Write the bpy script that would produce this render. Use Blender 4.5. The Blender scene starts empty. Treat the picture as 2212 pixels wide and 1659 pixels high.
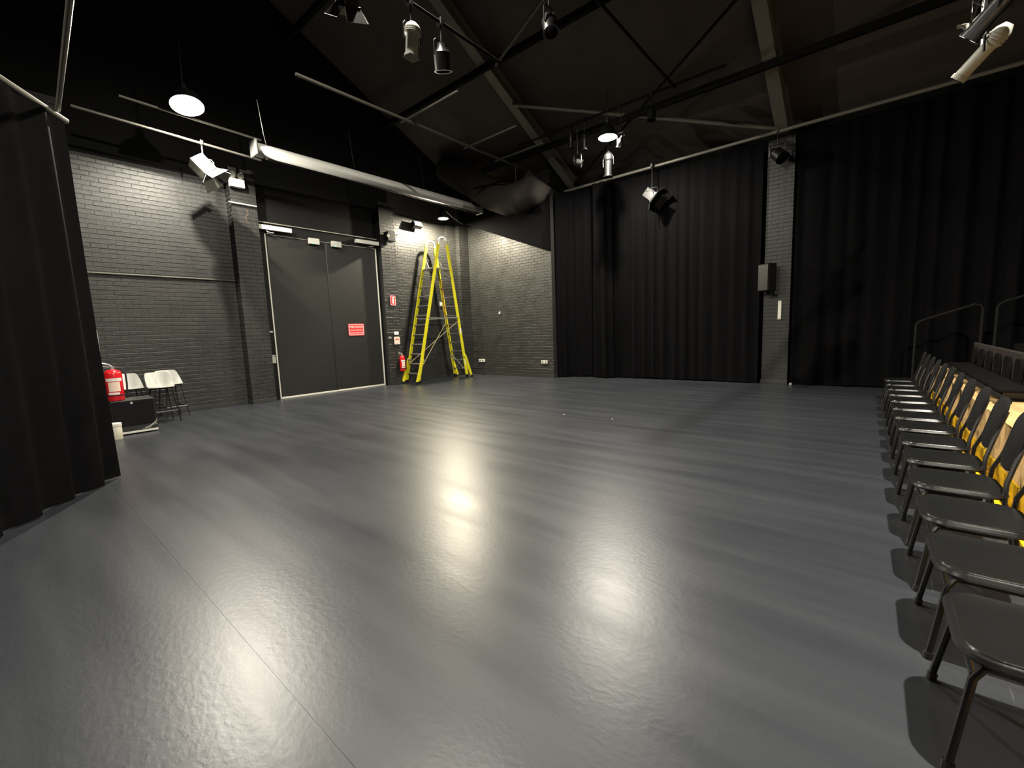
import bpy, bmesh, math, random
from mathutils import Vector, Matrix

random.seed(7)
sc = bpy.context.scene
COL = sc.collection
PI = math.pi

# ------------------------------------------------------------------ camera, world, exposure
H_CAM = 1.5
F_PX = 937.0
YAW, PITCH, ROLL = (math.radians(a) for a in (40.33, 6.83, 2.154))
Fw = Vector((math.cos(YAW) * math.cos(PITCH), math.sin(YAW) * math.cos(PITCH), -math.sin(PITCH)))
_r = Vector((math.sin(YAW), -math.cos(YAW), 0))
_d = Fw.cross(_r)
Rt = math.cos(ROLL) * _r + math.sin(ROLL) * _d
Dn = -math.sin(ROLL) * _r + math.cos(ROLL) * _d
CAM = Vector((0, 0, H_CAM))
cam_data = bpy.data.cameras.new('camera')
cam = bpy.data.objects.new('camera', cam_data)
COL.objects.link(cam)
cam_data.sensor_width = 36.0
cam_data.lens = 36.0 * F_PX / 2212.0
cam_data.clip_start = 0.05
cam_data.clip_end = 100
M = Matrix.Identity(4)
for i in range(3):
    M[i][0] = Rt[i]; M[i][1] = -Dn[i]; M[i][2] = -Fw[i]; M[i][3] = CAM[i]
cam.matrix_world = M
sc.camera = cam

w = bpy.data.worlds.new('world'); sc.world = w
w.use_nodes = True
w.node_tree.nodes['Background'].inputs[0].default_value = (0.012, 0.012, 0.012, 1)
w.node_tree.nodes['Background'].inputs[1].default_value = 0.0
vs = sc.view_settings
vs.view_transform = 'Standard'; vs.look = 'None'; vs.gamma = 1.0; vs.use_curve_mapping = False
vs.exposure = 0.0
cy = sc.cycles
cy.max_bounces = 5; cy.diffuse_bounces = 3; cy.glossy_bounces = 3; cy.transmission_bounces = 2
cy.caustics_reflective = False; cy.caustics_refractive = False
cy.use_denoising = True; cy.use_adaptive_sampling = True; cy.adaptive_threshold = 0.035
LAMP_W = 1450.0        # radiant power of one house lamp
LAMP_COL = (1.0, 0.93, 0.79)

# ------------------------------------------------------------------ materials
MATS = {}
def mat(name, col, rough=0.5, metal=0.0, emit=None, estr=0.0, spec=0.5, bump=0.0, bscale=40.0, vary=0.0, vscale=6.0, rvary=0.0, sheen=0.0, coat=0.0, stretch=None):
    m = bpy.data.materials.new(name); m.use_nodes = True
    nt = m.node_tree; b = nt.nodes['Principled BSDF']
    b.inputs['Base Color'].default_value = (*col, 1)
    b.inputs['Roughness'].default_value = rough
    b.inputs['Metallic'].default_value = metal
    b.inputs['Specular IOR Level'].default_value = spec
    if sheen: b.inputs['Sheen Weight'].default_value = sheen
    if coat: b.inputs['Coat Weight'].default_value = coat
    if emit:
        b.inputs['Emission Color'].default_value = (*emit, 1)
        b.inputs['Emission Strength'].default_value = estr
    if vary or bump or rvary:
        tc = nt.nodes.new('ShaderNodeTexCoord')
        src = tc.outputs['Object']
        if stretch:
            mp = nt.nodes.new('ShaderNodeMapping'); mp.inputs['Scale'].default_value = stretch
            nt.links.new(src, mp.inputs['Vector']); src = mp.outputs['Vector']
        n = nt.nodes.new('ShaderNodeTexNoise'); n.inputs['Scale'].default_value = vscale; n.inputs['Detail'].default_value = 6
        nt.links.new(src, n.inputs['Vector'])
        if vary:
            mx = nt.nodes.new('ShaderNodeMix'); mx.data_type = 'RGBA'
            mx.inputs[6].default_value = (*[c * (1 - vary) for c in col], 1)
            mx.inputs[7].default_value = (*[min(1, c * (1 + vary)) for c in col], 1)
            nt.links.new(n.outputs['Fac'], mx.inputs[0]); nt.links.new(mx.outputs[2], b.inputs['Base Color'])
        if rvary:
            mr = nt.nodes.new('ShaderNodeMapRange')
            mr.inputs[3].default_value = rough - rvary; mr.inputs[4].default_value = rough + rvary
            mr.inputs[1].default_value = 0.3; mr.inputs[2].default_value = 0.7
            nt.links.new(n.outputs['Fac'], mr.inputs[0]); nt.links.new(mr.outputs[0], b.inputs['Roughness'])
        if bump:
            n2 = nt.nodes.new('ShaderNodeTexNoise'); n2.inputs['Scale'].default_value = bscale; n2.inputs['Detail'].default_value = 4
            nt.links.new(tc.outputs['Object'], n2.inputs['Vector'])
            bp = nt.nodes.new('ShaderNodeBump'); bp.inputs['Strength'].default_value = bump; bp.inputs['Distance'].default_value = 0.01
            nt.links.new(n2.outputs['Fac'], bp.inputs['Height']); nt.links.new(bp.outputs[0], b.inputs['Normal'])
    MATS[name] = m
    return m

mat('brick_paint', (0.022, 0.022, 0.0205), 0.47, spec=0.4, bump=0.35, bscale=30, vary=0.25, vscale=3.0, rvary=0.08)
mat('joint_paint', (0.020, 0.020, 0.019), 0.55)
mat('wall_black', (0.0045, 0.0045, 0.0045), 0.8, spec=0.2)
mat('roof_panel', (0.095, 0.082, 0.074), 0.75, vary=0.3, vscale=1.5)
mat('steel_paint', (0.20, 0.19, 0.165), 0.55, vary=0.2, vscale=5)
mat('steel_dark', (0.006, 0.006, 0.006), 0.8, spec=0.15)
mat('pipe_dim', (0.06, 0.057, 0.045), 0.6)
mat('pipe_grey', (0.22, 0.21, 0.18), 0.42, metal=0.3)
mat('curtain_cloth', (0.0020, 0.0020, 0.0024), 0.95, spec=0.06, vary=0.3, vscale=8)
mat('black_plastic', (0.012, 0.012, 0.012), 0.4)
mat('black_metal', (0.006, 0.006, 0.0065), 0.35)
mat('black_vinyl', (0.009, 0.0095, 0.0095), 0.26, bump=0.08, bscale=90)
mat('black_fabric', (0.0045, 0.0045, 0.005), 0.9, spec=0.2, bump=0.2, bscale=300)
mat('door_paint', (0.013, 0.013, 0.012), 0.6, spec=0.25, vary=0.15, vscale=4)
mat('white_trim', (0.62, 0.61, 0.54), 0.5)
mat('white_paint', (0.72, 0.71, 0.66), 0.4)
mat('grey_shell', (0.40, 0.40, 0.36), 0.45)
mat('white_plastic', (0.36, 0.36, 0.335), 0.45)
mat('screen_case', (0.82, 0.82, 0.77), 0.5, vary=0.12, vscale=3)
mat('yellow_fibreglass', (0.72, 0.66, 0.02), 0.42)
mat('aluminium', (0.62, 0.62, 0.60), 0.35, metal=0.8)
mat('chrome', (0.8, 0.8, 0.8), 0.15, metal=1.0)
mat('red_paint', (0.62, 0.012, 0.018), 0.25)
mat('sign_red', (0.60, 0.03, 0.035), 0.5)
mat('sign_white', (0.85, 0.78, 0.74), 0.5)
mat('sign_pale', (0.80, 0.62, 0.52), 0.5)
mat('cream', (0.55, 0.52, 0.42), 0.55)
mat('tread_yellow', (0.88, 0.55, 0.01), 0.5, vary=0.12, vscale=6, stretch=(1, 1, 12))
mat('plywood', (0.74, 0.49, 0.22), 0.55, vary=0.22, vscale=4, stretch=(0.6, 0.6, 14))
mat('bench_shell', (0.030, 0.025, 0.023), 0.7, spec=0.15)
mat('bench_pad', (0.004, 0.0036, 0.0036), 0.9, spec=0.08)
mat('duct_cloth', (0.030, 0.026, 0.024), 0.9, spec=0.1)
mat('reflector', (0.40, 0.39, 0.37), 0.35)
mat('bulb_glow', (1, 1, 1), 0.5, emit=LAMP_COL, estr=60.0)
MATS['bulb_glow'].cycles.emission_sampling = 'NONE'
mat('green_led', (0.0, 0.1, 0.02), 0.5, emit=(0.05, 1.0, 0.2), estr=8.0)
mat('lens_glass', (0.10, 0.11, 0.16), 0.05, spec=0.9)
mat('rope_red', (0.55, 0.14, 0.05), 0.7)
mat('rope_cream', (0.50, 0.42, 0.22), 0.7)
mat('copper_wire', (0.25, 0.13, 0.06), 0.5)

def vinyl_floor():
    m = bpy.data.materials.new('vinyl_floor'); m.use_nodes = True
    nt = m.node_tree; b = nt.nodes['Principled BSDF']; L = nt.links.new
    geo = nt.nodes.new('ShaderNodeNewGeometry')
    def noise(scale, detail, mapping=None, rot=0):
        src = geo.outputs['Position']
        if mapping:
            mp = nt.nodes.new('ShaderNodeMapping'); mp.inputs['Scale'].default_value = mapping
            mp.inputs['Rotation'].default_value = (0, 0, rot)
            L(src, mp.inputs['Vector']); src = mp.outputs['Vector']
        n = nt.nodes.new('ShaderNodeTexNoise'); n.inputs['Scale'].default_value = scale; n.inputs['Detail'].default_value = detail
        L(src, n.inputs['Vector']); return n.outputs['Fac']
    def rng(v, a, bb, lo, hi):
        r = nt.nodes.new('ShaderNodeMapRange'); r.inputs[1].default_value = a; r.inputs[2].default_value = bb
        r.inputs[3].default_value = lo; r.inputs[4].default_value = hi; L(v, r.inputs[0]); return r.outputs[0]
    def math_(op, x, y):
        n = nt.nodes.new('ShaderNodeMath'); n.operation = op
        for i, v in enumerate((x, y)):
            if isinstance(v, (int, float)): n.inputs[i].default_value = v
            else: L(v, n.inputs[i])
        return n.outputs[0]
    streak = noise(1.0, 7, (4.5, 0.45, 1), 0.0)
    blot = noise(0.7, 4)
    mix = nt.nodes.new('ShaderNodeMix'); mix.data_type = 'RGBA'
    mix.inputs[6].default_value = (0.0205, 0.0232, 0.0295, 1); mix.inputs[7].default_value = (0.032, 0.0350, 0.0415, 1)
    L(rng(math_('ADD', math_('MULTIPLY', streak, 0.6), math_('MULTIPLY', blot, 0.4)), 0.35, 0.65, 0, 1), mix.inputs[0])
    # pale scuffs: thin short streaks
    sc1 = noise(3.0, 2, (0.5, 9.0, 1), 0.6)
    sc2 = noise(1.3, 2)
    scuff = math_('MULTIPLY', rng(sc1, 0.70, 0.74, 0, 1), rng(sc2, 0.52, 0.6, 0, 0.35))
    mix2 = nt.nodes.new('ShaderNodeMix'); mix2.data_type = 'RGBA'
    mix2.inputs[7].default_value = (0.13, 0.13, 0.13, 1)
    L(mix.outputs[2], mix2.inputs[6]); L(scuff, mix2.inputs[0])
    L(mix2.outputs[2], b.inputs['Base Color'])
    L(rng(streak, 0.3, 0.7, 0.32, 0.39), b.inputs['Roughness'])
    b.inputs['Specular IOR Level'].default_value = 0.5
    grain = noise(120, 3); wear = noise(22, 6, (1.6, 1, 1), 0.3)
    hgt = math_('ADD', math_('MULTIPLY', grain, 0.35), math_('MULTIPLY', rng(wear, 0.42, 0.62, 0, 1), 0.75))
    bp = nt.nodes.new('ShaderNodeBump'); bp.inputs['Strength'].default_value = 0.06; bp.inputs['Distance'].default_value = 0.005
    L(hgt, bp.inputs['Height']); L(bp.outputs[0], b.inputs['Normal'])
    MATS['vinyl_floor'] = m
vinyl_floor()

# ------------------------------------------------------------------ mesh helpers
class MB:
    def __init__(self): self.v = []; self.f = []
    def add(self, vs, fs):
        o = len(self.v); self.v += [tuple(p) for p in vs]; self.f += [tuple(i + o for i in q) for q in fs]; return self
    def box(self, a, b):
        x0, y0, z0 = (min(p, q) for p, q in zip(a, b)); x1, y1, z1 = (max(p, q) for p, q in zip(a, b))
        return self.add([(x0,y0,z0),(x1,y0,z0),(x1,y1,z0),(x0,y1,z0),(x0,y0,z1),(x1,y0,z1),(x1,y1,z1),(x0,y1,z1)],
                        [(0,3,2,1),(4,5,6,7),(0,1,5,4),(1,2,6,5),(2,3,7,6),(3,0,4,7)])
    def cbox(self, a, b, c=0.01):
        """box with chamfered edges"""
        x0, y0, z0 = (min(p, q) for p, q in zip(a, b)); x1, y1, z1 = (max(p, q) for p, q in zip(a, b))
        bm = bmesh.new()
        bmesh.ops.create_cube(bm, size=1)
        for v in bm.verts:
            v.co = Vector(((x0+x1)/2 + v.co.x*(x1-x0), (y0+y1)/2 + v.co.y*(y1-y0), (z0+z1)/2 + v.co.z*(z1-z0)))
        bmesh.ops.bevel(bm, geom=list(bm.edges), offset=c, segments=2, affect='EDGES', profile=0.5)
        bm.verts.index_update()
        self.add([v.co for v in bm.verts], [[v.index for v in f.verts] for f in bm.faces]); bm.free(); return self
    def prism(self, pts, h, axis=2, base=0.0):
        """closed polygon pts (2D) extruded along axis"""
        n = len(pts); vs = []
        for t in (base, base + h):
            for p in pts:
                q = [p[0], p[1]]; q.insert(axis, t); vs.append(q)
        fs = [tuple(range(n))[::-1], tuple(range(n, 2*n))] + [(i, (i+1) % n, n+(i+1) % n, n+i) for i in range(n)]
        return self.add(vs, fs)
    def cyl(self, a, b, r, n=12, r2=None, cap=True):
        a, b = Vector(a), Vector(b); r2 = r if r2 is None else r2
        d = (b - a).normalized(); u = d.orthogonal().normalized(); v = d.cross(u)
        vs = [a + (u*math.cos(2*PI*i/n) + v*math.sin(2*PI*i/n))*r for i in range(n)] + [b + (u*math.cos(2*PI*i/n) + v*math.sin(2*PI*i/n))*r2 for i in range(n)]
        fs = [(i, (i+1) % n, n+(i+1) % n, n+i) for i in range(n)]
        if cap: fs += [tuple(range(n))[::-1], tuple(range(n, 2*n))]
        return self.add(vs, fs)
    def tube(self, pts, r, n=8, closed=False):
        pts = [Vector(p) for p in pts]; m = len(pts); vs = []; u = None
        for i, p in enumerate(pts):
            a = pts[(i-1) % m] if closed or i > 0 else p; b = pts[(i+1) % m] if closed or i < m-1 else p
            d = (b - a).normalized()
            if u is None: u = d.orthogonal().normalized()
            u = (u - d*u.dot(d)).normalized(); v = d.cross(u)
            rr = r[i] if isinstance(r, (list, tuple)) else r
            vs += [p + (u*math.cos(2*PI*k/n) + v*math.sin(2*PI*k/n))*rr for k in range(n)]
        fs = []
        for i in range(m if closed else m-1):
            j = (i+1) % m
            fs += [(i*n+k, i*n+(k+1) % n, j*n+(k+1) % n, j*n+k) for k in range(n)]
        if not closed: fs += [tuple(range(n))[::-1], tuple(range((m-1)*n, m*n))]
        return self.add(vs, fs)
    def lathe(self, prof, n=24, c=(0, 0, 0)):
        vs = []; fs = []; m = len(prof)
        for k in range(n):
            a = 2*PI*k/n
            vs += [(c[0]+r*math.cos(a), c[1]+r*math.sin(a), c[2]+z) for r, z in prof]
        for k in range(n):
            j = (k+1) % n
            for i in range(m-1):
                fs.append((k*m+i, j*m+i, j*m+i+1, k*m+i+1))
        return self.add(vs, fs)
    def xf(self, mtx):
        self.v = [tuple(mtx @ Vector(p)) for p in self.v]; return self
    def build(self, name, m, parent=None, smooth=False, weld=True):
        me = bpy.data.meshes.new(name); me.from_pydata(self.v, [], self.f)
        if weld or smooth:
            bm = bmesh.new(); bm.from_mesh(me)
            bmesh.ops.remove_doubles(bm, verts=bm.verts, dist=1e-5)
            bmesh.ops.recalc_face_normals(bm, faces=bm.faces)
            bm.to_mesh(me); bm.free()
        me.materials.append(MATS[m] if isinstance(m, str) else m)
        if smooth:
            for p in me.polygons: p.use_smooth = True
            me.set_sharp_from_angle(angle=math.radians(38))
        o = bpy.data.objects.new(name, me); COL.objects.link(o)
        if parent: o.parent = parent
        return o

def tag(o, label=None, cat=None, group=None, kind=None):
    if label: o['label'] = label
    if cat: o['category'] = cat
    if group: o['group'] = group
    if kind: o['kind'] = kind
    return o
def empty(name, loc, rz=0.0):
    o = bpy.data.objects.new(name, None); COL.objects.link(o)
    o.location = loc; o.rotation_euler = (0, 0, rz); o.empty_display_size = 0.1
    return o
def thing(name, loc, label, cat, group=None, rz=0.0):
    return tag(empty(name, loc, rz), label, cat, group)
def copy_tree(o, parent=None):
    c = o.copy(); COL.objects.link(c)
    if parent: c.parent = parent
    for ch in [x for x in bpy.data.objects if x.parent == o]: copy_tree(ch, c)
    return c
def rrect(w, h, r, n=5, cx=0, cy=0):
    pts = []
    for (sx, sy, a0) in ((1, 1, 0), (-1, 1, 90), (-1, -1, 180), (1, -1, 270)):
        for k in range(n+1):
            a = math.radians(a0 + 90*k/n)
            pts.append((cx + sx*(w/2-r) + r*math.cos(a), cy + sy*(h/2-r) + r*math.sin(a)))
    return pts
def arc(c, r, a0, a1, n, f):
    return [f(c[0] + r*math.cos(math.radians(a0+(a1-a0)*i/n)), c[1] + r*math.sin(math.radians(a0+(a1-a0)*i/n))) for i in range(n+1)]
def text(s, size, m, parent, loc, rot, depth=0.001):
    cu = bpy.data.curves.new('lettering', 'FONT'); cu.body = s; cu.size = size; cu.align_x = 'CENTER'; cu.align_y = 'CENTER'; cu.extrude = depth
    cu.materials.append(MATS[m])
    tmp = bpy.data.objects.new('lettering', cu); COL.objects.link(tmp)
    me = bpy.data.meshes.new_from_object(tmp.evaluated_get(bpy.context.evaluated_depsgraph_get())); bpy.data.objects.remove(tmp)
    o = bpy.data.objects.new('lettering', me); COL.objects.link(o); o.parent = parent; o.location = loc; o.rotation_euler = rot
    return o

# ------------------------------------------------------------------ the room
YL = 11.8      # left wall plane
XB = 11.4      # brick wall beside the ladder
XC = 12.2      # curtain line / pier face
ROOF0, SLOPE, RIDGE = 6.10, 0.50, 0.5
def roof_z(x): return ROOF0 + (12.6 - max(x, 2*RIDGE - x)) * SLOPE

floor = tag(empty('floor', (0, 0, 0)), 'dark grey vinyl sheet flooring with worn sheen', kind='structure')
MB().box((-8, -8, -0.12), (13, 12.2, -0.0012)).build('subfloor', 'joint_paint', floor)
seams = [-8, -6.255, -3.955, -1.655, 0.645, 2.945, 5.245, 7.545, 9.845, 13]
for a, b in zip(seams[:-1], seams[1:]):
    g = 0.0003
    mb = MB()
    mb.add([(a+g,-8,-0.0012),(b-g,-8,-0.0012),(b-g,12.2,-0.0012),(a+g,12.2,-0.0012),(a+g,-8,-0.0003),(b-g,-8,-0.0003),(b-g,12.2,-0.0003),(a+g,12.2,-0.0003),
            (a+g+.0003,-8,0),(b-g-.0003,-8,0),(b-g-.0003,12.2,0),(a+g+.0003,12.2,0)],
           [(0,1,5,4),(1,2,6,5),(2,3,7,6),(3,0,4,7),(4,5,9,8),(5,6,10,9),(6,7,11,10),(7,4,8,11),(8,9,10,11)])
    mb.build('vinyl_sheet', 'vinyl_floor', floor)

ceiling = tag(empty('ceiling', (0, 0, 0)), 'dark pitched roof lining over the hall', kind='structure')
for x0, x1 in ((12.9, RIDGE), (RIDGE, -8.2)):
    z0, z1 = roof_z(x0), roof_z(x1)
    MB().add([(x0,-8.2,z0),(x1,-8.2,z1),(x1,12.3,z1),(x0,12.3,z0),(x0,-8.2,z0+.1),(x1,-8.2,z1+.1),(x1,12.3,z1+.1),(x0,12.3,z0+.1)],
             [(0,1,2,3),(7,6,5,4),(0,4,5,1),(1,5,6,2),(2,6,7,3),(3,7,4,0)]).build('roof_lining', 'roof_panel', ceiling)

def gable(y0, y1, name, label):
    pts = [(-8.2, -0.1), (13.0, -0.1), (13.0, roof_z(13.0)), (RIDGE, roof_z(RIDGE)), (-8.2, roof_z(-8.2))]
    o = MB().prism(pts, y1-y0, axis=1, base=y0).build(name, 'wall_black')
    return tag(o, label, kind='structure')
wall_left = gable(YL+0.012, YL+0.25, 'wall_left', 'black painted wall with the double fire door')
gable(-8.2, -8.0, 'wall_rear', 'plain black wall behind the seating')
tag(MB().box((12.75, -8, -0.1), (12.95, 12, 6.2)).build('wall_right', 'wall_black'), 'plain black wall behind the curtains', kind='structure')
tag(MB().box((-8.2, -8, -0.1), (-8.0, 12, 6.0)).build('wall_near', 'wall_black'), 'plain black wall behind the camera', kind='structure')
wall_back = tag(MB().box((XB+0.008, 7.9, 0), (12.74, YL+0.01, 6.4)).build('wall_back', 'joint_paint'), 'black painted brick wall beside the ladder', kind='structure')

MB().box((0.55, YL+.008, 0), (3.86, YL+.02, 5.2)).build('joint_bed', 'joint_paint', wall_left)
MB().box((8.3, YL+.008, 0), (10.52, YL+.02, 6.0)).build('joint_bed', 'joint_paint', wall_left)
# ---- bricks: stretcher bond, pieces proud of a recessed joint
BL, BH, JT, JV = 0.244, 0.080, 0.010, 0.005
def brick_mesh(L, name='brick'):
    """brick lying along +x from 0, front face at y=-d facing -y"""
    d, c, ct, cs = 0.012, 0.003, 0.007, 0.0015      # bottom arris, weathered top arris, ends
    v = [(0,0,0),(L,0,0),(L,0,BH),(0,0,BH),(0,-d+c,0),(L,-d+c,0),(L,-d+ct,BH),(0,-d+ct,BH),(cs,-d,c),(L-cs,-d,c),(L-cs,-d,BH-ct),(cs,-d,BH-ct)]
    f = [(0,1,5,4),(1,2,6,5),(2,3,7,6),(3,0,4,7),(4,5,9,8),(5,6,10,9),(6,7,11,10),(7,4,8,11),(8,9,10,11)]
    me = bpy.data.meshes.new(name); me.from_pydata(v, [], f); me.materials.append(MATS['brick_paint']); return me
_cache = {}
def lay_bricks(org, ux, length, z0, z1, parent, single=0, keep=None):
    """org: lower corner, ux: direction along the wall (front is to its right-hand side, i.e. rotate x->ux)"""
    ux = Vector(ux).normalized(); ang = math.atan2(ux.y, ux.x)
    out = []
    row = 0; z = z0
    while z + BH < z1 + 1e-6:
        s = -(BL+JV)/2 if row % 2 else 0.0
        while s < length - 1e-6:
            a = max(s, 0.0); e = min(s + BL, length)
            if e - a > 0.04: out.append((a, e-a, z))
            s += BL + JV
        z += BH + JT; row += 1
    rnd = random.Random(3)
    items = []
    for a, L, z in out:
        p = Vector(org) + ux*a; p.z = z
        p += Vector((math.sin(ang), -math.cos(ang), 0)) * rnd.uniform(-0.003, 0.002)
        c = p + ux*L/2; q = c - CAM; dep = q.dot(Fw)
        px = 1106 + F_PX*q.dot(Rt)/max(dep, .1); py = 829.5 + F_PX*q.dot(Dn)/max(dep, .1)
        vis = keep(px, py) if keep else True
        items.append((-(L*BH/dep**2) if vis else 1.0, p, L))
    items.sort(key=lambda t: t[0])
    rest = MB()
    for i, (k, p, L) in enumerate(items):
        key = round(L, 3)
        if key not in _cache: _cache[key] = brick_mesh(key)
        me = _cache[key]
        if i < single and k < 0:
            o = bpy.data.objects.new('brick', me); COL.objects.link(o); o.parent = parent; o.location = p; o.rotation_euler = (0, 0, ang)
        else:
            mx = Matrix.Translation(p) @ Matrix.Rotation(ang, 4, 'Z')
            rest.add([mx @ v.co for v in me.vertices], [tuple(q.vertices) for q in me.polygons])
    if rest.v:
        tag(rest.build('brickwork', 'brick_paint', parent, weld=False), kind='stuff')

SKZ = 0.11
seen_left = lambda px, py: px > 185 + max(0, (py-600)*0.14) and py < 890 and py > 330
lay_bricks((0.55, YL+0.012, 0), (1, 0, 0), 3.86-0.55, SKZ, 5.2, wall_left, single=300, keep=seen_left)
lay_bricks((8.3, YL+0.012, 0), (1, 0, 0), 10.52-8.3, SKZ, 6.0, wall_left)
# the plain brick wall faces -x: run along -y
lay_bricks((XB+0.012, YL-0.02, 0), (0, -1, 0), YL-0.02-7.9, SKZ, 6.3, wall_back)

def pilaster(name, x0, x1, y0, z1, label, single=0, left=True, right=False):
    o = tag(MB().box((x0+.008, y0+.008, 0), (x1-.008, YL+0.015, z1)).build(name, 'joint_paint'), label, kind='structure')
    lay_bricks((x0, y0+.012, 0), (1, 0, 0), x1-x0, SKZ, z1, o, single=single)
    if left: lay_bricks((x0+.012, YL, 0), (0, -1, 0), YL-y0, SKZ, z1, o)
    if right: lay_bricks((x1-.012, y0, 0), (0, 1, 0), YL-y0, SKZ, z1, o)
    return o
pilaster('wall_pier_1', 3.86, 4.40, 11.5, 5.5, 'brick pier left of the double door with the white emergency light', left=True, right=True)
pilaster('wall_pier_2', 7.78, 8.30, 11.55, 5.5, 'brick pier between the double door and the ladder corner', right=True)
pilaster('wall_pier_3', 10.52, 10.95, 11.68, 6.0, 'shallow brick pier in the corner behind the ladder')
pilaster('wall_pier_4', 10.95, 11.40, 11.50, 6.0, 'deeper brick pier in the corner behind the ladder')
pilaster('wall_pier_5', 0.80, 1.26, 11.55, 6.0, 'brick pier at the end of the wall behind the drape', right=True)
# pier on the curtain line
pier = tag(MB().box((XC+.008, 1.672, 0), (12.74, 2.208, 5.74)).build('wall_pier_6', 'joint_paint'), 'black brick pier between the two back curtains', kind='structure')
lay_bricks((XC+.012, 2.21, 0), (0, -1, 0), 0.55, SKZ, 5.6, pier, single=300)
lay_bricks((12.74, 2.198, 0), (-1, 0, 0), 0.53, SKZ, 5.6, pier)
lay_bricks((12.21, 1.682, 0), (1, 0, 0), 0.53, SKZ, 5.6, pier)

# skirtings
def skirting(name, boxes, label):
    mb = MB()
    for a, b in boxes: mb.cbox(a, b, 0.006)
    tag(mb.build(name, 'joint_paint'), label, kind='structure')
skirting('baseboard_left', [((0.5, YL-.022, 0), (3.86, YL+.01, 0.10)), ((3.835, 11.478, 0), (4.40, 11.50, 0.10)), ((3.835, 11.478, 0), (3.86, YL, 0.10)),
                            ((7.78, 11.528, 0), (8.325, 11.55, 0.10)), ((8.30, 11.528, 0), (8.325, YL, 0.10)), ((8.30, YL-.022, 0), (10.5, YL+.01, 0.10)),
                            ((10.5, 11.655, 0), (10.93, 11.68, 0.10)), ((10.925, 11.478, 0), (11.4, 11.5, 0.10))], 'dark skirting board along the door wall')
skirting('baseboard_back', [((XB-.022, 7.88, 0), (XB+.005, 11.47, 0.10)), ((XB-.022, 7.875, 0), (12.2, 7.9, 0.10))], 'dark skirting board below the brick wall')
skirting('baseboard_pier', [((XC-.022, 1.65, 0), (XC+.005, 2.23, 0.10))], 'dark skirting at the foot of the pier between the curtains')
# ledge pipe on the left wall
tag(MB().cyl((1.26, YL-.03, 2.95), (3.85, YL-.03, 2.95), 0.018, 10).build('trim_1', 'pipe_dim', smooth=True), 'thin conduit running level across the brick wall', kind='structure')
# sloping black slab added to make the diagonal shade atop the brick wall
zs = lambda y: 5.36 - (11.44-y)*0.40
tag(MB().add([(10.95,11.5,zs(11.5)),(XB+.01,11.5,zs(11.5)),(XB+.01,7.9,zs(7.9)),(10.95,7.9,zs(7.9)),(10.95,11.5,zs(11.5)+.7),(XB+.01,11.5,zs(11.5)+.7),(XB+.01,7.9,zs(7.9)+1.9),(10.95,7.9,zs(7.9)+1.9)],
    [(0,1,2,3),(4,7,6,5),(0,4,5,1),(1,5,6,2),(2,6,7,3),(3,7,4,0)]).build('shade_bulkhead', 'curtain_cloth'), 'added black sloping bulkhead that shades the top of the brick wall', kind='structure')

# ------------------------------------------------------------------ roof steel
def rafter(y, label):
    wd, dp = 0.24, 0.30
    zb = lambda x: 5.80 + (12.2-x)*SLOPE
    x0, x1 = 12.19, RIDGE
    t = thing('rafter', (12.4, y, 5.8), label, 'beam', 'roof rafters')
    t.location = (0, 0, 0)
    mb = MB()
    for (ya, yb, lo, hi) in ((-wd/2, wd/2, 0, .03), (-.02, .02, .03, dp), (-wd/2, wd/2, dp, dp+.03)):
        mb.add([(x0,y+ya,zb(x0)+lo),(x1,y+ya,zb(x1)+lo),(x1,y+yb,zb(x1)+lo),(x0,y+yb,zb(x0)+lo),(x0,y+ya,zb(x0)+hi),(x1,y+ya,zb(x1)+hi),(x1,y+yb,zb(x1)+hi),(x0,y+yb,zb(x0)+hi)],
               [(0,1,2,3),(4,7,6,5),(0,4,5,1),(1,5,6,2),(2,6,7,3),(3,7,4,0)])
        mb.build({0: 'bottom_flange', .03: 'web', dp: 'top_flange'}[lo], 'steel_paint', t); mb = MB()
    return t
rafter(1.93, 'grey steel rafter rising from the pier between the curtains')
rafter(7.52, 'grey steel rafter slanting down to the drape next to the brick wall')
rafter(-3.66, 'grey steel rafter above the tiered seating')
def bar(name, a, b, r, m, label, cat='pipe', group=None, n=10):
    return tag(MB().cyl(a, b, r, n).build(name, m, smooth=True), label, cat, group)
zr = lambda x: 5.80 + (12.2-x)*SLOPE
for x, lab in ((10.5, 'dark purlin crossing under the rafters near the curtain top'), (8.2, 'dark purlin crossing under the rafters in the middle of the roof'), (5.6, 'dark purlin crossing high under the rafters towards the ridge')):
    tag(MB().cbox((x-.05, -7.9, zr(x)-.16), (x+.05, 11.75, zr(x)-.02), .008).build('purlin', 'steel_dark'), lab, 'beam', 'roof purlins')
bar('brace_rod', (9.2, 7.45, 7.25), (12.1, 2.0, 5.88), 0.045, 'pipe_grey', 'slanting roof brace running down to the top of the pier', 'brace')
bar('brace_rod', (9.0, 1.9, 7.30), (12.05, 7.45, 5.92), 0.03, 'steel_dark', 'dark roof brace running down to the top of the leftmost back drape', 'brace')
bar('brace_rod', (8.08, 7.0, 7.55), (7.27, 5.0, 7.62), 0.035, 'steel_paint', 'short pale strut high under the roof, next to the middle rafter', 'brace')
bar('curtain_pipe', (11.92, 7.70, 5.76), (11.92, -7.6, 5.76), 0.04, 'pipe_grey', 'long level pipe carrying the back curtains', 'pipe')
bar('grid_pipe', (4.0, 8.17, 6.2), (11.0, 8.17, 6.2), 0.03, 'pipe_dim', 'lighting grid pipe parallel to the projection screen tube', 'pipe')
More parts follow.
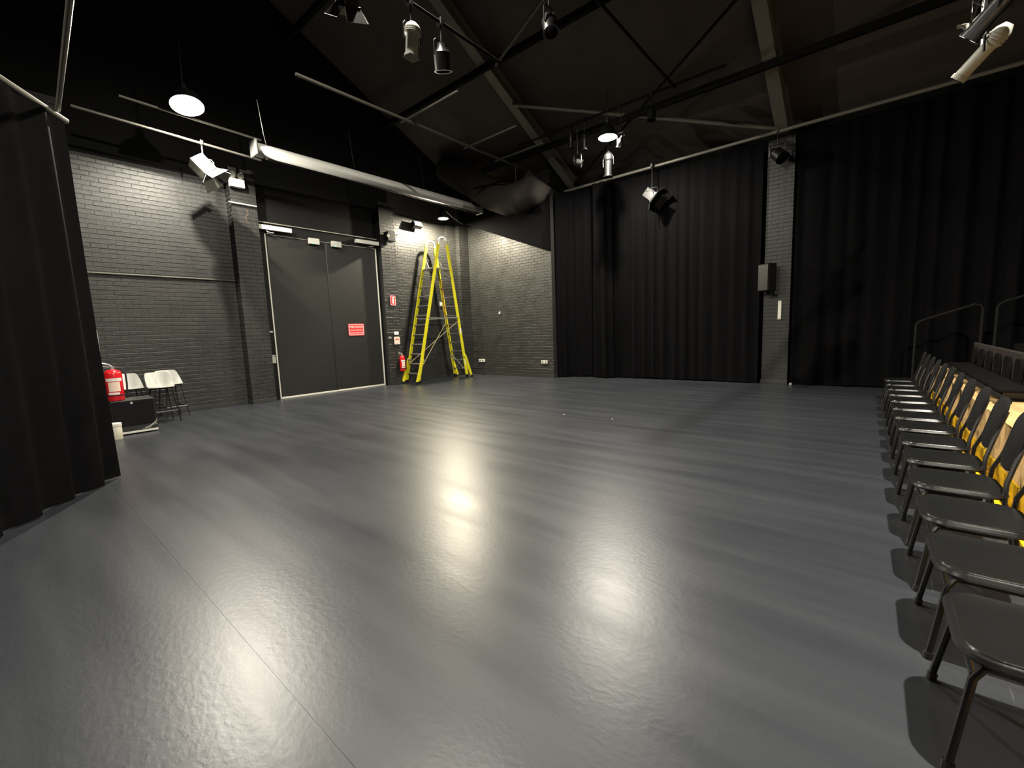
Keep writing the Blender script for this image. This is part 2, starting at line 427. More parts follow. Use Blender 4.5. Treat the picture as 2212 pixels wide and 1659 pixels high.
for x, y1, lab in ((6.45, 6.6, 'first short cross pipe on the lighting grid, counted from the spotlight'), (8.4, 6.7, 'second short cross pipe on the lighting grid, counted from the spotlight'), (9.6, 6.8, 'third short cross pipe on the lighting grid, counted from the spotlight')):
    bar('cross_pipe', (x, 8.45, 6.26), (x, y1, 6.26), 0.022, 'pipe_dim', lab, 'pipe', 'cross pipes on the grid')
bar('lighting_bar', (2.2, 5.12, 6.02), (6.0, 5.12, 6.02), 0.026, 'steel_dark', 'black lighting bar over the middle of the floor', 'pipe')
bar('lighting_bar', (3.6, 3.6, 6.56), (10.0, 3.6, 6.56), 0.026, 'steel_dark', 'black lighting bar high up carrying a single dark spotlight', 'pipe')
bar('lighting_bar', (10.0, 2.6, 6.62), (10.0, 7.9, 6.62), 0.026, 'steel_dark', 'black lighting bar beside the bright lamp over the curtains', 'pipe')
bar('lighting_bar', (3.0, -0.62, 4.62), (7.2, -0.62, 4.62), 0.026, 'steel_dark', 'black lighting bar above the row of chairs', 'pipe')
bar('wall_pipe', (1.9, 10.4, 5.87), (4.2, 10.4, 5.80), 0.022, 'pipe_grey', 'upper of two thin pipes below the lamp at the brick wall', 'pipe')
bar('wall_pipe', (1.3, 10.75, 5.62), (4.3, 10.75, 5.51), 0.024, 'pipe_grey', 'lower of two thin pipes, carrying the barn door lamp', 'pipe')
bar('drape_pipe', (0.76, 6.72, 3.90), (-2.6, 1.9, 3.90), 0.03, 'pipe_grey', 'pipe carrying the drape at the left', 'pipe')
bar('drape_pipe', (0.70, 6.62, 3.96), (0.58, 3.2, 3.96), 0.022, 'pipe_grey', 'pipe running overhead from the top of the left drape', 'pipe')

# ------------------------------------------------------------------ curtains
def drape(name, path, z0, z1, label, seed, amp=0.07, per=0.20, m='curtain_cloth', group='black drapes'):
    rnd = random.Random(seed)
    pts = [Vector((*p, 0)) for p in path]
    seg = [(pts[i+1]-pts[i]).length for i in range(len(pts)-1)]; tot = sum(seg)
    def at(s):
        for i, l in enumerate(seg):
            if s <= l or i == len(seg)-1:
                d = (pts[i+1]-pts[i]).normalized(); return pts[i] + d*s, Vector((d.y, -d.x, 0))
            s -= l
    ph = [rnd.uniform(0, 6.28) for _ in range(8)]
    n = max(8, int(tot/0.022)); nz = 10
    def off(s, t):
        k = 2*PI/per
        ww = s + 0.06*math.sin(s*2.1+ph[0]) + 0.035*math.sin(s*5.3+ph[1])
        a = math.sin(k*ww+ph[2]+0.5*math.sin(t*2+ph[6])) + 0.45*math.sin(k*0.43*ww+ph[3]) + 0.25*math.sin(k*1.9*ww+ph[4]+t)
        return a*amp*(0.45 + 0.55*t)*(0.7+0.3*math.sin(s*0.9+ph[5]))
    vs = []; th = 0.006
    for side in (1, -1):
        for j in range(nz+1):
            t = j/nz; z = z1 + (z0-z1)*t
            for i in range(n+1):
                s = tot*i/n; p, nn = at(s)
                q = p + nn*(off(s, t) + side*th)
                hem = 0.012*math.sin(s*4+ph[7]) if j == nz else 0
                vs.append((q.x, q.y, z + max(hem, 0)))
    W = n+1; N = W*(nz+1); fs = []
    for j in range(nz):
        for i in range(n):
            a = j*W+i
            fs.append((a, a+1, a+W+1, a+W)); fs.append((N+a, N+a+W, N+a+W+1, N+a+1))
    for j in range(nz):
        fs.append((j*W, (j+1)*W, N+(j+1)*W, N+j*W)); fs.append((j*W+n, N+j*W+n, N+(j+1)*W+n, (j+1)*W+n))
    for i in range(n):
        fs.append((i, N+i, N+i+1, i+1)); fs.append((nz*W+i, nz*W+i+1, N+nz*W+i+1, N+nz*W+i))
    mb = MB(); mb.add(vs, fs)
    return tag(mb.build(name, m, smooth=True), label, 'curtain', group)
drape('stage_drape', [(0.74, 6.68), (-2.6, 1.88)], 0.015, 3.865, 'tall black drape hanging at the left, nearest the camera', 11, amp=0.10, per=0.42)
drape('stage_drape', [(11.52, 7.80), (11.85, 7.55), (12.1, 6.72)], 0.02, 5.70, 'narrow black drape beside the brick wall', 21, amp=0.05, per=0.2)
drape('stage_drape', [(12.3, 6.66), (11.78, 6.62), (11.80, 6.3), (12.12, 6.1), (12.12, 2.28)], 0.03, 5.70, 'wide black drape between the narrow drape and the brick pier', 31, amp=0.055, per=0.30)
drape('stage_drape', [(12.2, 1.60), (12.2, -7.4)], 0.03, 5.70, 'wide black drape right of the brick pier behind the seating', 41, amp=0.08, per=0.34)

# ------------------------------------------------------------------ lamps that light the hall
def house_lamp(loc, label, half=68, aim=None, rad=0.22, drop=0.5, strength=1.0, col=LAMP_COL):
    t = thing('house_lamp', loc, label, 'lamp', 'house lamps')
    rb = 0.065
    dep = rad/math.tan(math.radians(half)) + .055   # rim below the bulb centre
    ax = Vector(aim).normalized() if aim else Vector((0, 0, -1))
    q = Vector((0, 0, -1)).rotation_difference(ax).to_matrix().to_4x4()
    # z=0 is the bulb centre, rim at -dep
    out = [(0.0, .19), (.07, .19), (.10, .15), (rad*.78, .08), (rad, -dep)]
    inn = [(rad-.008, -dep), (rad*.75, .07), (.09, .13), (0.0, .13)]
    sh = MB().lathe(out, 32).xf(q).build('shade', 'black_metal', t, smooth=True)
    MB().lathe(inn, 32).xf(q).build('reflector', 'reflector', sh, smooth=True)
    MB().cyl((0, 0, .16), (0, 0, .30), .05, 14).xf(q).build('lamp_holder', 'black_plastic', t, smooth=True)
    MB().lathe([(0.0, -rb)] + [(rb*math.cos(math.radians(a)), rb*math.sin(math.radians(a))) for a in range(-75, 61, 15)] + [(.03, .09), (0.0, .1)], 20).xf(q @ Matrix.Translation((0, 0, .055)) @ Matrix.Diagonal((1, 1, .7, 1))).build('bulb', 'bulb_glow', t, smooth=True)
    ld = bpy.data.lights.new('lamp_light', 'POINT'); ld.energy = LAMP_W*strength; ld.color = col; ld.shadow_soft_size = .055
    lo = bpy.data.objects.new('lamp_light', ld); COL.objects.link(lo); lo.parent = t; lo.location = q @ Vector((0, 0, -.055))
    top = q @ Vector((0, 0, .30))
    MB().tube([top, top+Vector((0, 0, .06)), Vector((0, 0, .30+drop))], .012, 6).build('hanger', 'black_metal', t)
    return t
house_lamp((2.79, 10.0, 5.97), 'bright round lamp hanging in front of the brick wall at the left', 78, (0, -0.30, -1), rad=0.27, drop=1.2, strength=1.2)
house_lamp((9.9, 5.15, 6.10), 'bright round lamp among the stage lights before the back curtain', 74, drop=0.6)
house_lamp((9.74, 10.90, 5.29), 'small lamp in the corner above the yellow ladder', 76, rad=0.16, drop=0.7, strength=1.25, col=(1.0, 0.90, 0.68))
house_lamp((3.9, 4.9, 7.40), 'bright round lamp overhead in the middle of the hall, above the frame', 76, drop=1.2, strength=.75)
house_lamp((2.3, -1.5, 6.10), 'bright round lamp overhead above the near end of the seating', 72, drop=2.0, strength=2.5)
house_lamp((-4.2, 5.0, 6.10), 'bright round lamp overhead behind the left drape', 72, drop=1.0, strength=.5)
house_lamp((-3.2, -1.5, 6.10), 'bright round lamp overhead behind the camera', 72, drop=1.0, strength=.2)

# ------------------------------------------------------------------ double door and what hangs on it
DX0, DX1, DZ, DY = 4.60, 7.70, 4.14, 11.74
door = tag(empty('door_1', ((DX0+DX1)/2, DY, 0)), 'tall dark double fire door with pale edge strips', kind='structure')
door.location = (0, 0, 0)
XM = (DX0+DX1)/2
for a, b in ((DX0+.02, XM-.004), (XM+.004, DX1-.02)):
    MB().cbox((a, DY, .05), (b, DY+.05, DZ-.03), .004).build('door_leaf', 'door_paint', door)
    MB().cbox((a, DY-.012, .004), (b, DY+.04, .048), .004).build('bottom_seal', 'white_trim', door)
for x in (DX0, DX1): MB().cbox((x-.016, DY-.02, 0), (x+.016, DY+.06, DZ), .004).build('edge_strip', 'white_trim', door)
MB().cbox((DX0-.016, DY-.015, DZ-.022), (DX1+.016, DY+.06, DZ), .004).build('head_strip', 'pipe_grey', door)
MB().box((4.40, DY-.03, 0), (DX0-.02, YL+.012, DZ+.24)).build('door_frame', 'wall_black', door)
MB().box((DX1+.02, DY-.03, 0), (7.78, YL+.012, DZ+.24)).build('door_frame', 'wall_black', door)
MB().box((DX0-.02, DY-.03, DZ+.003), (DX1+.02, YL+.012, DZ+.24)).build('door_frame', 'wall_black', door)
MB().cbox((4.42, DY-.06, DZ+.25), (7.76, DY+.02, DZ+.275), .004).build('head_trim', 'pipe_grey', door)
MB().box((XM-.012, DY-.006, .05), (XM+.012, DY+.01, DZ-.03)).build('meeting_strip', 'black_plastic', door)

def closer(x0, x1, sx, label):
    t = thing('door_closer', ((x0+x1)/2, DY, DZ+.13), label, 'door closer', 'door closers over the double door')
    c = (x1-x0)/2
    MB().cbox((-c, -.14, -.055), (c, -.031, .055), .012).build('housing', 'white_paint', t)
    MB().cbox((-c-.006, -.135, -.05), (-c+.03, -.031, .05), .008).build('end_cap', 'white_trim', t)
    ax = -c*.55*sx
    MB().tube([(ax, -.09, -.06), (ax+.02*sx, -.10, -.10), (ax+.16*sx, -.12, -.115)], .012, 6).build('arm', 'aluminium', t)
    MB().tube([(ax+.16*sx, -.12, -.115), (ax+.02*sx, -.05, -.13)], .012, 6).build('arm', 'aluminium', t)
closer(4.44, 5.22, 1, 'long white door closer box over the left door leaf')
closer(7.02, 7.76, -1, 'grey door closer box over the right door leaf')
for x, lab in ((5.80, 'left magnetic door lock box with a green light'), (6.43, 'right magnetic door lock box with a green light')):
    t = thing('magnetic_lock', (x, DY, DZ-.05), lab, 'door lock', 'magnetic locks on the double door')
    MB().cbox((-.14, -.10, -.07), (.14, -.021, .085), .008).build('case', 'grey_shell', t)
    MB().cyl((-.04, -.104, -.045), (-.04, -.098, -.045), .014, 10).build('light', 'green_led', t)

def plate(name, w, h, loc, m, label, cat, facing='y', th=.012, group=None):
    t = thing(name, loc, label, cat, group, rz=0 if facing == 'y' else -PI/2)
    MB().prism(rrect(w, h, min(w, h)*.1, 3), th, axis=1, base=-th).build('plate', m, t)
    return t
RX = (PI/2, 0, 0)
s = plate('door_sign', .50, .345, (6.87, DY-.001, 1.74), 'sign_red', 'red sign reading FIRE DOOR on the right door leaf', 'sign')
mb = MB()
for (w, h) in ((.47, .315),):
    o1, o2 = rrect(w, h, .025, 3), rrect(w-.022, h-.022, .02, 3); n = len(o1)
    mb.add([(p[0], -.0135, p[1]) for p in o1] + [(p[0], -.0135, p[1]) for p in o2], [(i, (i+1) % n, n+(i+1) % n, n+i) for i in range(n)])
mb.build('border', 'sign_white', s, weld=False)
text('FIRE DOOR', .083, 'sign_white', s, (0, -.0135, .078), RX)
text('DO NOT OBSTRUCT', .047, 'sign_white', s, (0, -.0135, -.02), RX)
text('DO NOT KEEP OPEN', .047, 'sign_white', s, (0, -.0135, -.10), RX)

s = plate('extinguisher_sign', .19, .30, (8.06, 11.536, 2.60), 'sign_red', 'red sign with a white fire extinguisher symbol on the brick pier', 'sign')
o1, o2 = rrect(.175, .285, .015, 3), rrect(.155, .265, .012, 3); n = len(o1)
MB().add([(p[0], -.0135, p[1]) for p in o1] + [(p[0], -.0135, p[1]) for p in o2], [(i, (i+1) % n, n+(i+1) % n, n+i) for i in range(n)]).build('border', 'sign_white', s, weld=False)
MB().prism(rrect(.05, .15, .022, 4, 0, -.02), .002, axis=1, base=-.015).prism([(-.012, .055), (.012, .055), (.012, .085), (.05, .095), (.05, .105), (-.03, .10), (-.012, .085)], .002, axis=1, base=-.015).build('symbol', 'sign_white', s)
plate('white_notice', .155, .10, (8.105, 11.536, 1.60), 'sign_white', 'small white notice above the instruction sign on the pier', 'sign')
s = plate('instruction_sign', .20, .235, (8.11, 11.536, 1.37), 'sign_pale', 'pale square sign with a red arc above the hanging extinguisher', 'sign')
pts = arc((0, -.01), .075, 25, 155, 10, lambda a, b: (a, b)) + arc((0, -.01), .045, 155, 25, 10, lambda a, b: (a, b))
MB().prism(pts, .002, axis=1, base=-.015).build('arc_mark', 'sign_red', s)
MB().prism([(-.035, -.085), (.035, -.085), (.035, -.077), (-.035, -.077)], .002, axis=1, base=-.015).build('bar_mark', 'sign_red', s)
plate('push_button', .07, .05, (7.86, 11.536, 1.47), 'white_plastic', 'small white button right of the double door', 'button', th=.03)
plate('push_button', .085, .045, (4.50, DY-.031, 1.73), 'white_plastic', 'small white button left of the double door', 'button', th=.03)
t = plate('exit_switch', .12, .16, (4.49, DY-.031, 1.02), 'grey_shell', 'grey switch box with white top left of the double door', 'switch', th=.035)
MB().cbox((-.05, -.04, .085), (.05, 0, .125), .005).build('top_plate', 'white_plastic', t)

# ------------------------------------------------------------------ fire extinguishers
def extinguisher(loc, r, h, label, hose_side=1, rz=0, bracket=True):
    t = thing('fire_extinguisher', loc, label, 'extinguisher', rz=rz)
    MB().lathe([(0, 0), (r*.9, 0), (r, .02), (r, h*.86), (r*.93, h*.91), (r*.7, h*.96), (r*.3, h), (0, h)], 24).build('cylinder', 'red_paint', t, smooth=True)
    for z0, z1, a0, a1, m in ((h*.62, h*.72, -150, -40, 'white_paint'), (h*.30, h*.60, -135, -60, 'sign_pale'), (h*.20, h*.27, -140, -70, 'white_paint')):
        vs = []; k = 10
        for z in (z0, z1):
            vs += [((r+.002)*math.cos(math.radians(a0+(a1-a0)*i/k)), (r+.002)*math.sin(math.radians(a0+(a1-a0)*i/k)), z) for i in range(k+1)]
        MB().add(vs, [(i, i+1, k+2+i, k+1+i) for i in range(k)]).build('paper_label', m, t, weld=False)
    v = MB().cyl((0, 0, h-.01), (0, 0, h+.05), r*.3, 12).build('valve', 'aluminium', t, smooth=True)
    MB().tube([(0, 0, h+.05), (-.05, 0, h+.085), (-.13, 0, h+.11)], .012, 6).build('handle', 'aluminium', v)
    MB().tube([(0, 0, h+.03), (-.06, 0, h+.045), (-.14, 0, h+.06)], .010, 6).build('lever', 'aluminium', v)
    sx = hose_side*r
    MB().tube([(0, -.01, h+.03), (sx*.9, -.02, h+.02), (sx*1.35, -.03, h*.85), (sx*1.35, -.03, h*.5), (sx*1.25, -.03, h*.12), (sx*1.2, -.03, h*.05)], .014, 8).build('hose', 'black_plastic', t, smooth=True)
    MB().lathe([(r+.001, h*.155), (r+.006, h*.155), (r+.006, h*.185), (r+.001, h*.185)], 24).build('strap', 'black_plastic', t)
    if bracket: MB().cbox((-.03, r-.01, h*.3), (.03, r+.09, h*.8), .005).build('bracket', 'black_metal', t)
extinguisher((8.16, 11.40, .42), .085, .48, 'small red fire extinguisher hanging on the pier beside the ladder')
extinguisher((1.22, 9.84, .60), .118, .53, 'large red fire extinguisher standing on the black loudspeaker box', bracket=False)

# ------------------------------------------------------------------ corner by the left drape
t = thing('loudspeaker_box', (1.41, 9.95, 0), 'black loudspeaker cabinet on the floor under the red extinguisher', 'speaker')
MB().cbox((-.29, -.22, .03), (.29, .28, .595), .012).build('cabinet', 'black_plastic', t)
MB().cbox((-.275, -.232, .15), (.275, -.22, .575), .004).build('grille', 'black_fabric', t)
MB().cbox((-.27, -.245, .02), (.29, -.225, .055), .006).build('bottom_strip', 'white_trim', t)
MB().cyl((-.02, -.236, .54), (-.02, -.23, .54), .02, 12).build('badge', 'grey_shell', t)
for i in range(4): MB().tube([(.08+.03*i, -.24, .07), (.2+.025*i, -.24, .12+.02*i), (.285, -.24, .13+.03*i)], .004, 5).build('cable', 'grey_shell', t)
for x in (-.25, .25): MB().cyl((x, 0, 0), (x, 0, .03), .025, 10).build('foot', 'black_plastic', t)
t = thing('plastic_canister', (1.11, 9.45, 0), 'cream plastic canister on the floor at the foot of the drape', 'canister')
MB().lathe([(0, 0), (.075, 0), (.08, .01), (.08, .20), (.07, .22), (0, .22)], 20).build('body', 'cream', t, smooth=True)
MB().lathe([(0, .22), (.085, .22), (.085, .262), (.075, .27), (0, .27)], 20).build('lid', 'white_trim', t, smooth=True)
tag(MB().cbox((1.275, YL-.04, 1.30), (1.325, YL-.0, 1.84), .004).build('wall_strip', 'white_trim'), 'upright white metal strip on the brick wall above the extinguisher', 'bracket')

def stool(loc, rz, label):
    t = thing('bar_stool', loc, label, 'stool', 'white shell stools', rz=rz)
    # seat shell: bowl with low back towards +y
    vs = []; n = 28; rings = 9; fs = []
    for j in range(rings+1):
        u = j/rings
        for i in range(n):
            a = 2*PI*i/n; bq = max(0.0, min(1.0, (math.sin(a)+.15)/.75)); back = bq*bq*(3-2*bq)
            rx, ry = .215*u, .20*u
            x, y = rx*math.cos(a), ry*math.sin(a)
            z = .69 + .012*u*u + (.27*max(0, (u-.5)/.5)**1.2)*back
            y += .05*back*max(0, (u-.6)/.4)
            vs.append((x, y, z))
    for j in range(rings):
        for i in range(n):
            fs.append((j*n+i, j*n+(i+1) % n, (j+1)*n+(i+1) % n, (j+1)*n+i))
    N = len(vs); th = .014
    vs2 = [(x*1.03, y*1.03, z-th) for x, y, z in vs]
    allv = vs + vs2; fs2 = [tuple(N+i for i in reversed(f)) for f in fs]
    rim = [(rings*n+i, rings*n+(i+1) % n, N+rings*n+(i+1) % n, N+rings*n+i) for i in range(n)]
    MB().add(allv, fs+fs2+rim).build('seat_shell', 'white_plastic', t, smooth=True)
    for sx in (-1, 1):
        for sy in (-1, 1):
            MB().cyl((sx*.13, sy*.12, .69), (sx*.20, sy*.19, 0), .011, 8).build('leg', 'black_metal', t)
    MB().tube([(-.18, -.172, .22), (.18, -.172, .22)], .011, 8).build('foot_rail', 'chrome', t)
    MB().tube([(-.18, .172, .22), (.18, .172, .22)], .010, 8).build('stretcher', 'black_metal', t)
    for sx in (-1, 1): MB().tube([(sx*.18, -.172, .22), (sx*.18, .172, .22)], .010, 8).build('stretcher', 'black_metal', t)
    MB().cbox((-.15, -.14, .655), (.15, .14, .68), .006).build('seat_frame', 'black_metal', t)
stool((1.58, 11.05, 0), .15, 'white shell stool behind the loudspeaker box, nearest the drape')
stool((2.0, 10.72, 0), .12, 'white shell stool, front one of the overlapping pair by the brick wall')
stool((2.27, 11.30, 0), .2, 'white shell stool, rear one of the overlapping pair by the brick wall')

# ------------------------------------------------------------------ brick wall fittings
def socket(y, z, w, label, cord=False):
    t = thing('power_socket', (XB-.002, y, z), label, 'socket', 'power sockets', rz=-PI/2)
    MB().cbox((-w/2, -.035, -.05), (w/2, 0, .05), .006).build('face_plate', 'white_trim', t)
    for x in (-w/4, w/4):
        MB().cyl((x, -.038, 0), (x, -.034, 0), .025, 10).build('outlet', 'black_plastic', t)
    if cord: MB().tube([(0, -.02, -.05), (0, -.015, -.40)], .012, 6).build('conduit', 'joint_paint', t)
socket(11.06, .51, .30, 'double power socket low on the brick wall beside the ladder', True)
socket(8.25, .50, .24, 'power socket low on the brick wall beside the drape')
t = thing('wall_sensor', (XB-.002, 10.1, 2.16), 'tiny white sensor halfway up the brick wall', 'sensor', rz=-PI/2)
MB().cbox((-.03, -.04, -.035), (.03, 0, .045), .006).build('case', 'white_plastic', t)
MB().cyl((0, -.035, .06), (0, -.02, .06), .012, 8).build('stud', 'grey_shell', t)
t = thing('wall_switch', (10.2, YL-.002, 2.56), 'white switch plate seen between the ladder rungs', 'switch')
MB().prism(rrect(.10, .15, .02, 3), .03, axis=1, base=-.03).build('plate', 'white_plastic', t)
MB().cbox((-.02, -.038, -.035), (.02, -.03, .035), .003).build('rocker', 'white_paint', t)

# ------------------------------------------------------------------ platform ladder
lad = thing('platform_ladder', (9.6, 11.18, 0), 'tall yellow platform ladder standing in the brick corner', 'ladder')
lad.location = (0, 0, 0)
YN, YF = 10.87, 11.48
def rail_pts(y, xl0, xl1, xr1, xr0, zt, side):
    """one side frame: left rail, hoop, right rail"""
    r = (xr1-xl1)/2
    pts = [(xl0, y, .05), (xl1, y, zt-r)]
    pts += [(xl1+r-r*math.cos(math.radians(a)), y, zt-r+r*math.sin(math.radians(a))) for a in range(20, 161, 20)]
    pts += [(xr1, y, zt-r), (xr0, y, .05)]
    return pts
def channel(pts, w, d):
    """flat rail swept through pts in an xz plane; w across the plane (y), d in plane"""
    mb = MB(); P = [Vector(p) for p in pts]; vs = []
    for i, p in enumerate(P):
        a = P[max(i-1, 0)]; b = P[min(i+1, len(P)-1)]; dv = (b-a).normalized(); nn = Vector((dv.z, 0, -dv.x))
        for sx, sy in ((-1, -1), (1, -1), (1, 1), (-1, 1)): vs.append(p + nn*sx*d/2 + Vector((0, sy*w/2, 0)))
    fs = [(0, 1, 2, 3), tuple(len(vs)-4+i for i in (3, 2, 1, 0))]
    for i in range(len(P)-1):
        fs += [(4*i+k, 4*i+(k+1) % 4, 4*i+4+(k+1) % 4, 4*i+4+k) for k in range(4)]
    return mb.add(vs, fs)
ZT = 4.58
XL0, XL1, XR1, XR0 = 8.33, 9.46, 9.80, 10.42
lx = lambda z: XL0 + (XL1-XL0)*(z-.05)/(ZT-.22)
rx = lambda z: XR0 + (XR1-XR0)*(z-.05)/(ZT-.22)
for y in (YN, YF):
    zc = ZT - .17
    channel([(lx(.1), y, .1), (lx(zc), y, zc)], .035, .095).build('rail', 'yellow_fibreglass', lad)
    channel([(rx(.1), y, .1), (rx(zc), y, zc)], .035, .095).build('rail', 'yellow_fibreglass', lad)
    r = (rx(zc)-lx(zc))/2; cx = (rx(zc)+lx(zc))/2
    MB().tube([(lx(zc-.05), y, zc-.05)] + [(cx - r*math.cos(math.radians(a)), y, ZT-r*.8+r*.8*math.sin(math.radians(a))) for a in range(0, 181, 18)] + [(rx(zc-.05), y, zc-.05)], .032, 8).build('hoop', 'aluminium', lad, smooth=True)
    # splayed outriggers and feet
    s = -1 if y == YN else 1
    for x0, sx in ((lx(.75), -1), (rx(.75), 1)):
        channel([(x0, 0, .78), (x0+sx*.26 , 0, .07)], .04, .085).xf(Matrix.Translation((0, y+s*.045, 0))).build('outrigger', 'yellow_fibreglass', lad)
        MB().cyl((x0+sx*.26, y+s*.045, 0.045), (x0+sx*.26, y+s*.085, 0.045), .045, 14).build('castor', 'black_plastic', lad)
        MB().cbox((x0+sx*.26-.03, y+s*.03, .04), (x0+sx*.26+.03, y+s*.045, .12), .004).build('castor_fork', 'aluminium', lad)
    for x0 in (lx(.1), rx(.1)): MB().cbox((x0-.05, y-.03, 0), (x0+.05, y+.03, .11), .006).build('foot', 'black_plastic', lad)
    MB().cbox((lx(.72)-.06, y-.03, .70), (lx(.72)+.06, y+.03, .76), .004).build('rail_bracket', 'aluminium', lad)
    MB().cbox((rx(.72)-.06, y-.03, .70), (rx(.72)+.06, y+.03, .76), .004).build('rail_bracket', 'aluminium', lad)
    MB().tube([(lx(2.04), y+s*.02, 2.04), ((lx(2.04)+rx(2.04))/2, y+s*.02, 2.02), (rx(2.04), y+s*.02, 2.05)], .018, 6).build('spreader', 'aluminium', lad)
    MB().tube([(lx(4.0), y, 4.0), ((lx(3.6)+rx(3.6))/2, y, 3.58)], .014, 6).build('platform_stay', 'aluminium', lad)
    MB().tube([((lx(3.6)+rx(3.6))/2-.1, y, 3.58), (rx(3.25), y, 3.28)], .014, 6).build('platform_stay', 'aluminium', lad)
for k in range(11):
    z = .32 + .302*k
    MB().cbox((lx(z)-.035, YN, z-.014), (lx(z)+.045, YF, z+.014), .004).build('step', 'aluminium', lad)
    MB().cbox((rx(z)-.045, YN, z-.012), (rx(z)+.03, YF, z+.012), .004).build('step', 'aluminium', lad)
MB().cbox((lx(3.6)-.03, YN, 3.59), (rx(3.6)+.02, YF, 3.635), .006).build('platform', 'aluminium', lad)
MB().tube([(lx(.45), YN, .45), (rx(1.95), YF, 1.95)], .010, 5).build('cross_brace', 'rope_cream', lad)
MB().tube([(lx(.62), YF, .62), (rx(1.95), YN, 1.95)], .010, 5).build('cross_brace', 'rope_cream', lad)
for a, b in ((YN, YF), (YF, YN)):
    MB().tube([(rx(.22), a, .22), (rx(.80), b, .80)], .012, 5).build('end_brace', 'aluminium', lad)
MB().tube([(rx(3.3)-.02, YF-.1, 3.3), (rx(2.7)-.06, YF-.1, 2.7), (rx(2.05)-.12, YF-.1, 2.06)], .011, 6).build('safety_rope', 'rope_red', lad)
for z in (1.6, .55):
    MB().cbox((rx(z)-.03, YN-.022, z-.09), (rx(z)+.03, YN-.0185, z+.09), .001).build('sticker', 'sign_white', lad)

# ------------------------------------------------------------------ projection screen
scr = thing('projection_screen', (4.08, 10.4, 5.58), 'long grey projection screen tube hung above the double door', 'screen')
scr.location = (0, 0, 0)
pf = [(0.0, 0), (.13, 0), (.145, .02), (.145, 6.80), (.13, 6.82), (0.0, 6.82)]
MB().lathe(pf, 28).xf(Matrix.Translation((4.08, 10.4, 5.58)) @ Matrix.Rotation(PI/2, 4, 'Y')).build('roller_case', 'screen_case', scr, smooth=True)
for x in (4.04, 10.92):
    MB().cbox((x-.03, 10.24, 5.43), (x+.03, 10.56, 5.76), .02).build('end_bracket', 'aluminium', scr)
for x in (4.3, 6.4, 8.6, 10.6):
    MB().tube([(x, 10.4, 5.72), (x-.05, 10.38, 5.95), (x-.12, 10.36, 6.6)], .012, 6).build('hanging_chain', 'chrome', scr)
MB().cyl((4.25, 10.33, 5.40), (4.25, 10.33, 5.44), .022, 8).build('pull_knob', 'white_trim', scr)
MB().cbox((4.2, 10.33, 5.42), (10.8, 10.41, 5.435), .004).build('bottom_batten', 'black_plastic', scr)

# ------------------------------------------------------------------ stage lights
def frame_to(axis):
    return Vector((0, 0, -1)).rotation_difference(Vector(axis).normalized()).to_matrix().to_4x4()
def yoke_and_clamp(t, hang, w, m='black_metal', drop=0.0):
    """hang = height of the pipe above the thing's origin"""
    MB().tube([(-w, 0, -.02), (-w, 0, .16), (-w*.8, 0, .20), (w*.8, 0, .20), (w, 0, .16), (w, 0, -.02)], .011, 6).build('yoke', m, t)
    c = MB().cyl((0, 0, .20), (0, 0, max(hang-.03, .22)), .012, 8).build('stem', m, t)
    MB().cbox((-.03, -.045, hang-.05), (.03, .045, hang+.05), .008).build('clamp', 'chrome' if m != 'black_metal' else 'black_metal', t)
def profile(loc, aim, L, r, body, label, hang=.45, rz=0, lens='lens_glass'):
    t = thing('profile_spotlight', loc, label, 'spotlight', 'stage lights', rz=rz)
    q = frame_to(aim)
    o = MB().lathe([(0, L*.5), (r*.5, L*.5), (r*.95, L*.40), (r*1.05, L*.34), (r*1.05, L*.18), (r*.85, L*.14), (r*.80, L*.12), (r*.80, -L*.40), (r*.92, -L*.40), (r*.92, -L*.48), (r*.75, -L*.48), (r*.72, -L*.44), (0, -L*.44)], 20).xf(q).build('barrel', body, t, smooth=True)
    for z in (.30, .25, .20): MB().lathe([(r*1.06, L*z-.006), (r*1.14, L*z-.006), (r*1.14, L*z+.006), (r*1.06, L*z+.006)], 20).xf(q).build('cooling_fin', body, o)
    MB().lathe([(0, -L*.43), (r*.70, -L*.43), (r*.70, -L*.436), (0, -L*.445)], 20).xf(q).build('lens', lens, o, smooth=True)
    MB().cbox((-r*.85, -r*.85, -L*.495), (r*.85, r*.85, -L*.48), .004).xf(q).build('gel_frame', 'black_metal', t)
    yoke_and_clamp(t, hang, r*1.3)
    return t
def parcan(loc, aim, L, r, label, hang=.45, rz=0, body='black_metal'):
    t = thing('par_can', loc, label, 'spotlight', 'stage lights', rz=rz)
    q = frame_to(aim)
    o = MB().lathe([(0, L*.5), (r*.45, L*.5), (r*.55, L*.35), (r, L*.15), (r, -L*.5), (r-.008, -L*.5), (r-.01, -L*.05), (0, -L*.05)], 22).xf(q).build('can', body, t, smooth=True)
    MB().lathe([(0, -L*.06), (r*.93, -L*.06), (r*.93, -L*.065), (0, -L*.11)], 22).xf(q).build('lens', 'lens_glass', o, smooth=True)
    MB().lathe([(r*.9, -L*.5), (r*1.12, -L*.5), (r*1.12, -L*.53), (r*.9, -L*.53)], 22).xf(q).build('gel_ring', 'black_metal', t)
    yoke_and_clamp(t, hang, r*1.2)
    return t
